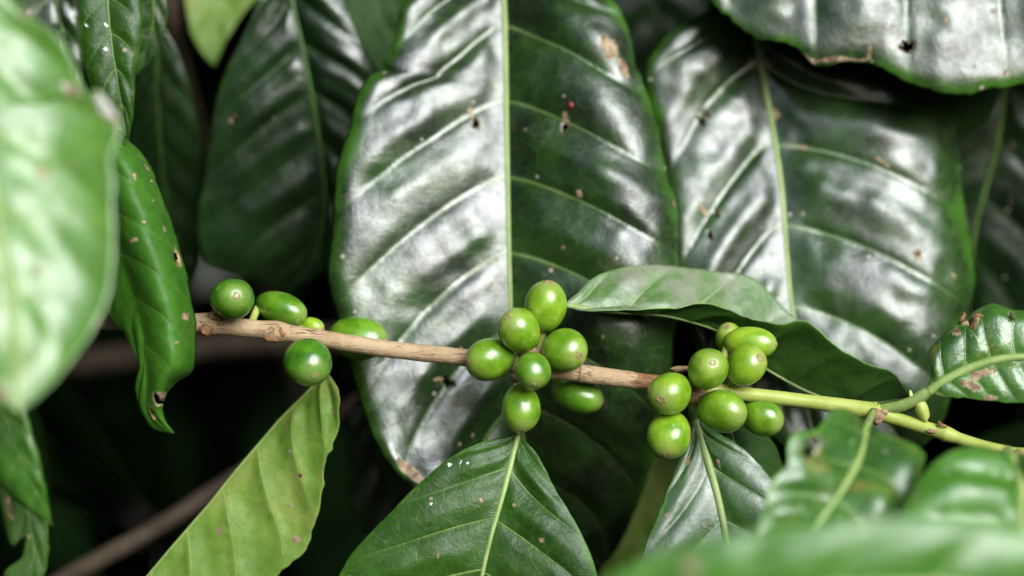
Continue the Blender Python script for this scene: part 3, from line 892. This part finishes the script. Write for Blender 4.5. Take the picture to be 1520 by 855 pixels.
def cherry(cx, cy, d, r, asp, tip, tone, seed, label=None):
    c = W(cx, cy, d)
    rp = r * PX
    a = rp * (asp + 0.08)
    tone = tone * 0.88
    dx, dz = tip[0] * PX / a, -tip[1] * PX / a
    h = math.hypot(dx, dz)
    if h > 0.985:
        dx, dz = dx / h * 0.985, dz / h * 0.985
        h = 0.985
    dy = -math.sqrt(1 - h * h)
    ax = Vector((dx, dy, dz))
    rot = ax.to_track_quat('Z', 'X').to_matrix()
    seg, rings = 40, 30
    prof = []
    for i in range(rings + 1):
        t = math.pi * (0.02 + 0.965 * i / rings)
        z = -math.cos(t)
        rr = math.sin(t) ** 0.93 * (1 + 0.05 * z - 0.05 * z * z)
        prof.append((max(rr, 0.012) * rp, z * a))
    V, F = lathe(prof, seg)
    ang = np.arctan2(V[:, 1], V[:, 0])
    lat = (V[:, 2] / a + 1) / 2
    # slightly lobed, never quite round
    rs = np.random.RandomState(seed)
    p1, p2 = rs.rand(2) * 6.28
    k = 1 + 0.035 * np.cos(2 * ang + p1) + 0.014 * np.cos(3 * ang + p2) + 0.035 * vnoise(V / rp * 1.1 + seed)
    V[:, 0] *= k
    V[:, 1] *= k
    ridge = np.clip(vnoise(np.stack([np.cos(ang) * 5 + seed, np.sin(ang) * 5, lat * 0.8], -1)), 0, 1) * np.sin(np.pi * np.clip(lat, 0, 1))
    me_o = mesh_obj('cherry', V, F, M_CHERRY, branch, attrs={'lat': lat, 'ridge': ridge})
    me_o.location = Vector(c - B0)
    me_o.rotation_mode = 'QUATERNION'
    me_o.rotation_quaternion = rot.to_quaternion()
    me_o.color = (tone, tone, tone, 1)
    if label:
        me_o['label'] = label
    # flower scar: a small rimmed disc on the free end
    z0 = a * 0.985
    s = rp * (0.12 + 0.075 * rs.rand())
    asp_s = 0.75 + 0.4 * rs.rand()
    pr = [(s * 1.35, z0 - 0.10 * s - 0.035 * a), (s * 1.25, z0 - 0.02 * a + 0.10 * s), (s * 0.95, z0 - 0.012 * a + 0.30 * s), (s * 0.62, z0 - 0.012 * a + 0.26 * s), (s * 0.42, z0 - 0.015 * a + 0.05 * s), (s * 0.30, z0 - 0.015 * a + 0.08 * s), (s * 0.26, z0 - 0.01 * a + 0.30 * s), (s * 0.05, z0 - 0.01 * a + 0.34 * s)]
    cv, cf = lathe(pr, 18)
    cv[:, 0] *= asp_s
    cv = cv + 0.22 * s * np.stack([vnoise(cv / s * 2 + seed), vnoise(cv / s * 2 + seed + 9), vnoise(cv / s * 2 + seed + 17)], -1)
    mesh_obj('flower_scar', cv, cf, M_SCAR if rs.rand() < 0.7 else M_SCAR_P, me_o)
    # short stalk to the branch
    base = c - np.array(ax) * a * 0.93
    C = catmull(np.array([W(*p) for p in STEM])[:, [0, 2, 1]], 300)[:, [0, 2, 1]]
    near = C[np.argmin(np.linalg.norm(C - base, axis=1))]
    midp = 0.5 * (base + near) + np.array((0, 0.0008, 0))
    sv, sf = tube(catmull(np.array([near, midp, base + np.array(ax) * a * 0.1])[:, [0, 2, 1]], 8)[:, [0, 2, 1]], 1.1e-3, 10)
    sv = (sv - c) @ np.array(rot)
    mesh_obj('stalk', sv, sf, M_GREENSTEM, me_o)
    return me_o


CH = [(345, 444, -0.75, 31, 1.10, (11, -5), 0.03), (417, 458, 0.75, 26, 1.6, (38, 12), 0.2), (463, 485, 0.75, 15, 1.3, (17, 3), 0.9), (457, 537, -0.85, 34.5, 1.12, (14, 18), 0.0), (531, 502, 1.0, 32, 1.42, (45, 6), 0.25),
      (810, 455, -0.3, 32.5, 1.15, (4, -36), 0.62), (771, 491, -0.95, 31, 1.10, (-16, -20), 0.62), (728, 534, -0.6, 31, 1.16, (-34, 4), 0.45), (838, 519, -0.6, 31.5, 1.12, (20, 7), 0.55), (791, 550, -1.35, 26, 1.05, (3, 20), 0.25), (773, 606, -0.6, 30, 1.16, (2, 31), 0.35), (857, 587, 0.85, 29, 1.36, (37, 9), 0.12),
      (1113, 509, 0.4, 25, 1.55, (38, 2), 0.92), (1083, 504, 1.0, 22, 1.2, (-6, -20), 0.85), (1107, 543, -0.4, 29, 1.10, (18, -13), 0.9), (1051, 548, -0.95, 30, 1.08, (4, -11), 0.65), (994, 584, -0.95, 32, 1.08, (-15, 7), 0.68), (993, 645, -0.75, 32, 1.14, (-7, 28), 0.72), (1071, 610, -0.75, 30.5, 1.28, (28, 6), 0.5), (1130, 619, 0.35, 28, 1.2, (28, 10), 0.4)]
for q, (cx, cy, d, r, asp, tip, tone) in enumerate(CH):
    cherry(cx, cy, d, r, asp, tip, tone, 100 + q, 'small pale unripe cherry' if r < 16 else None)

# ------------------------------------------------------------------ leaves borne by the branch
make_leaf(mid=[(769, 644, -0.1), (758, 690, -0.4), (745, 740, -0.6), (728, 800, -0.8), (715, 858, -0.9), (700, 950, -0.6), (690, 1060, 0.2)],
    left=[(748, 647), (680, 673), (640, 702), (598, 742), (545, 797), (510, 840), (495, 890), (530, 970), (610, 1030)],
    right=[(778, 652), (790, 664), (812, 700), (832, 737), (858, 780), (878, 825), (888, 870), (860, 960), (780, 1030)],
    parent=branch, origin=B0, mat=M_SHARP, under=M_UNDER, fold=(0.10, 0.26), curl=(0.12, 0.1), N=5.4, slant=0.22, phase=(0.35, 0.3), bulge=0.0013, step=2.8, ribw=(9.5, 4), seed=31, edge=0.8,
    white=[(668, 690, 4.4, 4.2), (684, 686, 2.4, 2.6), (694, 688, 2, 2), (640, 748, 2.6, 3)], dry=[(805, 801, 5, 5), (714, 741, 3, 4), (650, 824, 3, 6)], petiole=[(778, 570, 0.1), (772, 615, -0.05)], label='sharp dark green leaf pointing down, pale central rib, dotted with white flecks')

make_leaf(mid=[(1030, 620, 0.9), (1052, 690, 0.5), (1067, 745, 0.2), (1080, 815, -0.1), (1090, 900, -0.4), (1092, 1000, -0.6)],
    left=[(1020, 655), (997, 715), (975, 770), (955, 820), (943, 880), (1000, 965)], right=[(1058, 640), (1100, 664), (1142, 706), (1182, 765), (1195, 850), (1150, 950)],
    parent=branch, origin=B0, mat=M_SMALL, under=M_UNDER, fold=(0.18, 0.20), curl=(0.08, 0.15), N=4.6, slant=0.3, phase=(0.1, 0.1), bulge=0.0008, step=3.6, ribw=(15, 7), seed=32,
    dry=[(1067, 688, 3, 12, -15), (1020, 685, 5, 8), (990, 765, 4, 4)], petiole=[(1026, 580, 0.3), (1027, 600, 0.3)], label='glazed leaf with a thick pale rib below the rightmost cherries')

make_leaf(mid=[(1081, 620, 1.5), (1092, 660, 1.5), (1125, 710, 1.5), (1165, 780, 1.6), (1210, 880, 2)],
    left=[(1079, 660), (1085, 720), (1120, 800)], right=[(1115, 628), (1142, 648), (1162, 688), (1200, 760)],
    parent=branch, origin=B0, mat=M_UNDER_SHADED, under=M_UNDER_SHADED, fold=(0.2, -0.9), N=5, slant=0.2, bulge=0.0008, step=4, ribw=(4, 2), seed=33, petiole=[(1078, 585, 0.8), (1079, 600, 1.2)], label='shadowed narrow leaf with a thin bright rim')

make_leaf(mid=[(838, 452, 0.8), (880, 459, 0.8), (1000, 470, 1.1), (1080, 497, 1.7), (1140, 548, 1.9), (1220, 588, 1.8), (1295, 598, 1.6), (1350, 588, 1.4)],
    left=[(856, 436, .2), (880, 413, .6), (916, 400, .9), (980, 395, 1.1), (1050, 402, 1.1), (1114, 411, 1.0), (1172, 464, .8), (1240, 518, .6), (1310, 560, .3)],
    right=[(862, 461, -.1), (930, 460, -0.4), (1000, 456, -0.6), (1060, 452, -0.8), (1110, 470, -0.9), (1155, 479, -1.0), (1195, 475, -1.0), (1240, 511, -1.0), (1290, 541, -.7), (1325, 552, -.3)],
    parent=branch, origin=B0, mat=M_DUSTY, under=M_UNDER_SHADED, fold=(0, 0), N=6, slant=0.15, bulge=0.0012, step=3.4, ribw=(9, 3), seed=34, edge=0.7, petiole=[(795, 520, 0.3), (815, 470, 0.8)], label='dusty wavy leaf seen edge-on, its dark underside showing beneath the rim')

make_leaf(mid=[(1378, 582, -0.9), (1400, 566, -1.0), (1440, 546, -1.1), (1480, 534, -1.2), (1520, 530, -1.3), (1600, 536, -1.3), (1700, 560, -1.0)],
    left=[(1384, 560), (1381, 522), (1400, 503), (1424, 482), (1434, 476), (1438, 488), (1444, 468), (1470, 452), (1500, 458), (1560, 470), (1640, 510)], right=[(1392, 586), (1412, 588), (1450, 592), (1520, 597), (1600, 592), (1660, 580)],
    parent=branch, origin=B0, mat=M_BLOTCH, under=M_UNDER, fold=(-0.2, 0.25), curl=(0.3, 0.1), cpow=(8, 4), N=9, slant=0.10, phase=(0.2, 0.2), bulge=0.0007, harm=0.05, step=3.2, ribw=(15, 8), seed=35, rib=M_RIB,
    holes=[(1500, 472, 3, 8, -15)], dry=[(1455, 556, 28, 9, -18), (1440, 572, 18, 8, 25), (1470, 590, 12, 5), (1450, 478, 5, 14, 15), (1435, 480, 10, 8), (1420, 495, 10, 6)],
    petiole=[(1300, 610, -0.2), (1345, 600, -0.6)], ribflat=0.8, label='crinkled blotched leaf with a thick green rib and a bleached tan patch')

for q, pts in enumerate(([(1424, 482, -1.3), (1428, 474, -1.6), (1433, 468, -1.5), (1430, 464, -1.3)], [(1440, 486, -1.2), (1443, 474, -1.6), (1452, 468, -1.8), (1461, 470, -1.6)], [(1392, 628, -0.9), (1400, 631, -1.0), (1408, 637, -0.9)])):
    C = catmull(np.array([W(*p) for p in pts])[:, [0, 2, 1]], 14)[:, [0, 2, 1]]
    V, F = tube(C, np.linspace(3.2, 1.2, 14) * PX, 10, flat=0.5)
    mesh_obj('dry_scrap', V + 0.0004 * np.stack([vnoise(V * 700), vnoise(V * 700 + 9), vnoise(V * 700 + 5)], -1), F, M_WOOD_R, branch, origin=B0)

make_leaf(mid=[(1287, 632, -5.4), (1276, 680, -6.6), (1243, 738, -7.6), (1203, 790, -8.2), (1155, 860, -8.7), (1120, 930, -9.0)],
    left=[(1262, 608), (1238, 606), (1214, 636), (1172, 650), (1168, 690), (1142, 720), (1122, 790), (1095, 860)], right=[(1322, 645), (1372, 672), (1368, 702), (1330, 770), (1285, 830), (1200, 905)],
    parent=branch, origin=B0, mat=M_BLOTCH, under=M_UNDER, fold=(0.2, 0.08), curl=(0.1, 0.2), N=5.5, slant=0.2, bulge=0.002, step=5, ribw=(12, 6), seed=36, wave=0.003,
    holes=[(1203, 664, 9, 19, 28)], petiole=[(1296, 612, -0.4), (1292, 620, -1.0)], label='blurred blotched leaf with one slanting dark hole')

make_leaf(mid=[(1496, 672, -7.0), (1512, 700, -7.8), (1517, 780, -9.0), (1507, 900, -10.2), (1480, 1010, -11)],
    left=[(1450, 664), (1412, 672), (1378, 692), (1345, 740), (1322, 790), (1312, 870), (1380, 970)], right=[(1550, 680), (1620, 760), (1640, 860), (1570, 970)],
    parent=branch, origin=B0, mat=M_FRESH, under=M_UNDER, fold=(0.05, 0.1), curl=(0.15, 0.1), N=5.5, slant=0.08, phase=(0.3, 0.0), bulge=0.0034, step=6, ribw=(14, 7), seed=37, vpow=1.0,
    dry=[(1362, 734, 9, 6)], petiole=[(1500, 672, -1.8), (1498, 670, -2.2)], label='soft bright green leaf in front of the branch tip')

make_leaf(mid=[(488, 548, 1.0), (445, 594, 1.3), (400, 642, 1.5), (300, 760, 1.7), (214, 862, 1.7), (110, 975, 1.6)],
    left=[(470, 590, 2.0), (430, 650, 3.2), (330, 775, 3.8), (250, 870, 3.4), (170, 940, 2)],
    right=[(506, 580, 0), (508, 622, 0), (487, 690, 0), (477, 740, 0), (459, 790, 0), (450, 817, 0), (410, 852, 0), (340, 905, 0), (220, 960, 0)],
    parent=branch, origin=B0, mat=M_LIME, under=M_LIME, fold=(0, -0.08), face=-1, curl=(0, 0.1), edge=2.6, N=7, slant=0.24, phase=(0, 0.1), bulge=0.0018, wave=0.0018, step=4, ribw=(6, 3), seed=38, vpow=1.0,
    holes=[(446, 706, 3.5, 3, 0)], dry=[(446, 707, 8, 6), (497, 611, 5, 5), (326, 787, 6, 7), (437, 800, 9, 8), (290, 825, 3, 3)], petiole=[(480, 508, 0.2), (486, 525, 0.6)], label='lime green leaf showing its paler underside')

# ================================================================== other stems of the shrub
def other_stem(label, pts, r0, r1, mat=M_TWIG, name='coffee_twig', seed=0):
    C = catmull(np.array([W(*p) for p in pts])[:, [0, 2, 1]], 70)[:, [0, 2, 1]]
    R = np.linspace(r0, r1, 70) * (1 + 0.06 * vnoise(np.stack([np.linspace(0, 14, 70), np.full(70, seed + .5), np.zeros(70)], -1)))
    V, F = tube(C, R, 16)
    o = mesh_obj(name, V, F, mat, origin=C[0])
    o['label'] = label
    o['category'] = 'twig'
    return o


other_stem('slanting brown twig in the dark gap behind the lime green leaf', [(20, 905, 11), (120, 845, 11), (230, 785, 11.5), (340, 715, 12), (520, 600, 14), (700, 500, 17)], 0.0032, 0.0026, seed=1)
other_stem('dim brown bough running level just below the tan fruiting branch', [(-250, 590, 27), (60, 545, 27), (200, 530, 27), (340, 512, 27), (600, 500, 28), (900, 480, 30)], 0.0062, 0.0050, seed=2)
other_stem('upright brown stem behind the small pointed yellow-green leaf tip', [(266, -420, 12), (262, -100, 12), (262, 50, 13), (310, 250, 24), (420, 500, 40), (600, 1300, 50)], 0.0030, 0.0045, seed=3)

# a red bug on the broad middle leaf
bug = thing('red_bug', W(847, 155, 1.4), 'tiny red bug sitting on the broad middle leaf above a chewed slit', 'bug')


def bug_part(name, p, s, mat, seed):
    bm = bmesh.new()
    bmesh.ops.create_icosphere(bm, subdivisions=2, radius=1.0)
    V = np.array([v.co[:] for v in bm.verts])
    Fc = [tuple(v.index for v in f.verts) for f in bm.faces]
    bm.free()
    V = V * (1 + 0.06 * vnoise(V * 2 + seed))[:, None] * np.array(s) * PX
    mesh_obj(name, V + p, Fc, mat, bug, origin=W(847, 155, 1.4))


def surface_depth(leafname, px, py):
    """centimetres behind the branch plane of the broad leaf at a photo position (nearest vertex)"""
    o = bpy.data.objects[leafname]
    n = len(o.data.vertices)
    a = np.empty(n * 3, np.float32)
    o.data.vertices.foreach_get('co', a)
    a = a.reshape(-1, 3) + np.array(o.location) + np.array(o.parent.location)
    k = PX * (D0 + a[:, 1]) / D0
    x = a[:, 0] / k + 760
    y = 427.5 - (a[:, 2] - ZC) / k
    return a[np.argmin((x - px) ** 2 + (y - py) ** 2), 1] * 100


bd = surface_depth('blade', 847, 155)
bug_part('abdomen', W(847.5, 156, bd - 0.07), (3.8, 3.2, 5.2), M_BUG, 1)
bug_part('head', W(845, 149.5, bd - 0.05), (2.2, 2.0, 2.2), M_BUGD, 2)
for q in range(6):
    s = -1 if q % 2 else 1
    y = 152 + (q // 2) * 4
    V, F = tube(np.array([W(847 + s * 2, y, bd - 0.06), W(847 + s * 6, y + 1, bd - 0.09), W(847 + s * 8, y + 3, bd - 0.01)]), 0.5 * PX, 6)
    mesh_obj('leg', V, F, M_BUGD, bug, origin=W(847, 155, 1.4))

# ================================================================== the mass of the shrub and unseen leaves and a row added to block light
def foliage(name, centers, size, label, seed):
    rs = np.random.RandomState(seed)
    n = len(centers)
    # a folded, tapering leaf of 8 quads
    prof = [(0, 0.0), (0.18, 0.30), (0.42, 0.5), (0.7, 0.38), (1.0, 0.0)]
    base = []
    for (t, w) in prof:
        for s in (-1, 0, 1):
            base.append((s * w * 0.85, 0.16 * abs(s) * w - 0.35 * t * t, -t * 2.0))
    base = np.array(base) * 0.5
    fb = np.array([(i * 3 + j, i * 3 + j + 1, i * 3 + j + 4, i * 3 + j + 3) for i in range(4) for j in range(2)])
    L = size * (0.7 + 0.6 * rs.rand(n))
    yaw = rs.rand(n) * 2 * math.pi
    pit = rs.normal(0.5, 0.55, n)
    rol = rs.normal(0, 0.4, n)
    cy, sy, cp, sp, cr, sr = np.cos(yaw), np.sin(yaw), np.cos(pit), np.sin(pit), np.cos(rol), np.sin(rol)
    z = np.zeros(n)
    o = np.ones(n)
    Rz = np.stack([np.stack([cy, -sy, z], -1), np.stack([sy, cy, z], -1), np.stack([z, z, o], -1)], 1)
    Rx = np.stack([np.stack([o, z, z], -1), np.stack([z, cp, -sp], -1), np.stack([z, sp, cp], -1)], 1)
    Ry = np.stack([np.stack([cr, z, sr], -1), np.stack([z, o, z], -1), np.stack([-sr, z, cr], -1)], 1)
    R = Rz @ Rx @ Ry
    V = np.einsum('nij,vj->nvi', R, base) * L[:, None, None] + centers[:, None, :]
    F = fb[None] + (np.arange(n) * len(base))[:, None, None]
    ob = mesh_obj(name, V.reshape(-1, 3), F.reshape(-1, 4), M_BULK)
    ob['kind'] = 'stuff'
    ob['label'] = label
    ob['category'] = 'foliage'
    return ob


rs = np.random.RandomState(5)
c = rs.rand(22000, 3) * np.array((3.2, 1.0, 2.5)) + np.array((-1.6, 0.40, 0.1))
ca = c[rs.rand(len(c)) < 0.5 + (c[:, 1] - 0.40)]
c2 = rs.rand(13000, 3) * np.array((2.4, 0.40, 2.1)) + np.array((-1.2, 0.07, 0.2))  # unseen leaves around the view, added to shade what lies behind
hx = 0.145 * (D0 + c2[:, 1]) / D0 + 0.05
hz = 0.0816 * (D0 + c2[:, 1]) / D0
dz = c2[:, 2] - ZC
inside = (np.abs(c2[:, 0]) < hx) & (dz < hz + 0.17) & (dz > -hz - 0.03)
c2 = c2[~inside]
def band(n, lo, hi):
    lo, hi = np.array(lo), np.array(hi)
    return rs.rand(n, 3) * (hi - lo) + lo


c4 = np.vstack([band(1200, (-0.6, 0.09, ZC + 0.24), (0.6, 0.22, ZC + 0.46)), band(500, (0.21, 0.08, ZC - 0.3), (0.42, 0.22, ZC + 0.3)),  # dense unseen leaves added just out of view to stop light entering
                band(500, (-0.42, 0.08, ZC - 0.3), (-0.21, 0.22, ZC + 0.3)), band(700, (-0.5, 0.08, ZC - 0.35), (0.5, 0.22, ZC - 0.125))])
c5 = np.vstack([band(2600, (-0.9, -0.32, 1.78), (0.9, 0.12, 2.15)), band(3000, (-1.6, -1.2, 0.2), (-0.65, 0.1, 2.3)), band(1800, (0.75, -0.45, 0.2), (1.6, 0.1, 2.2))])  # unseen overhang and side leaves, added to cut the sky fill
foliage('shrub_and_shade_foliage', np.vstack([ca, c2, c4, c5]), 0.13, 'dark mass of leaves inside the coffee shrub, with unseen leaves added for shade', 3)
c3 = rs.rand(7000, 3) * np.array((9.0, 0.9, 1.75)) + np.array((-4.5, -3.4, 0.05))  # unseen row, added to block low sky and darken leaf reflections
c3[:, 2] *= 0.85 + 0.15 * vnoise(np.stack([c3[:, 0] * 1.2, 0 * c3[:, 0], 0 * c3[:, 0]], -1))
foliage('added_hedge_foliage', c3, 0.2, 'unseen coffee row added behind the camera to block low sky', 4)
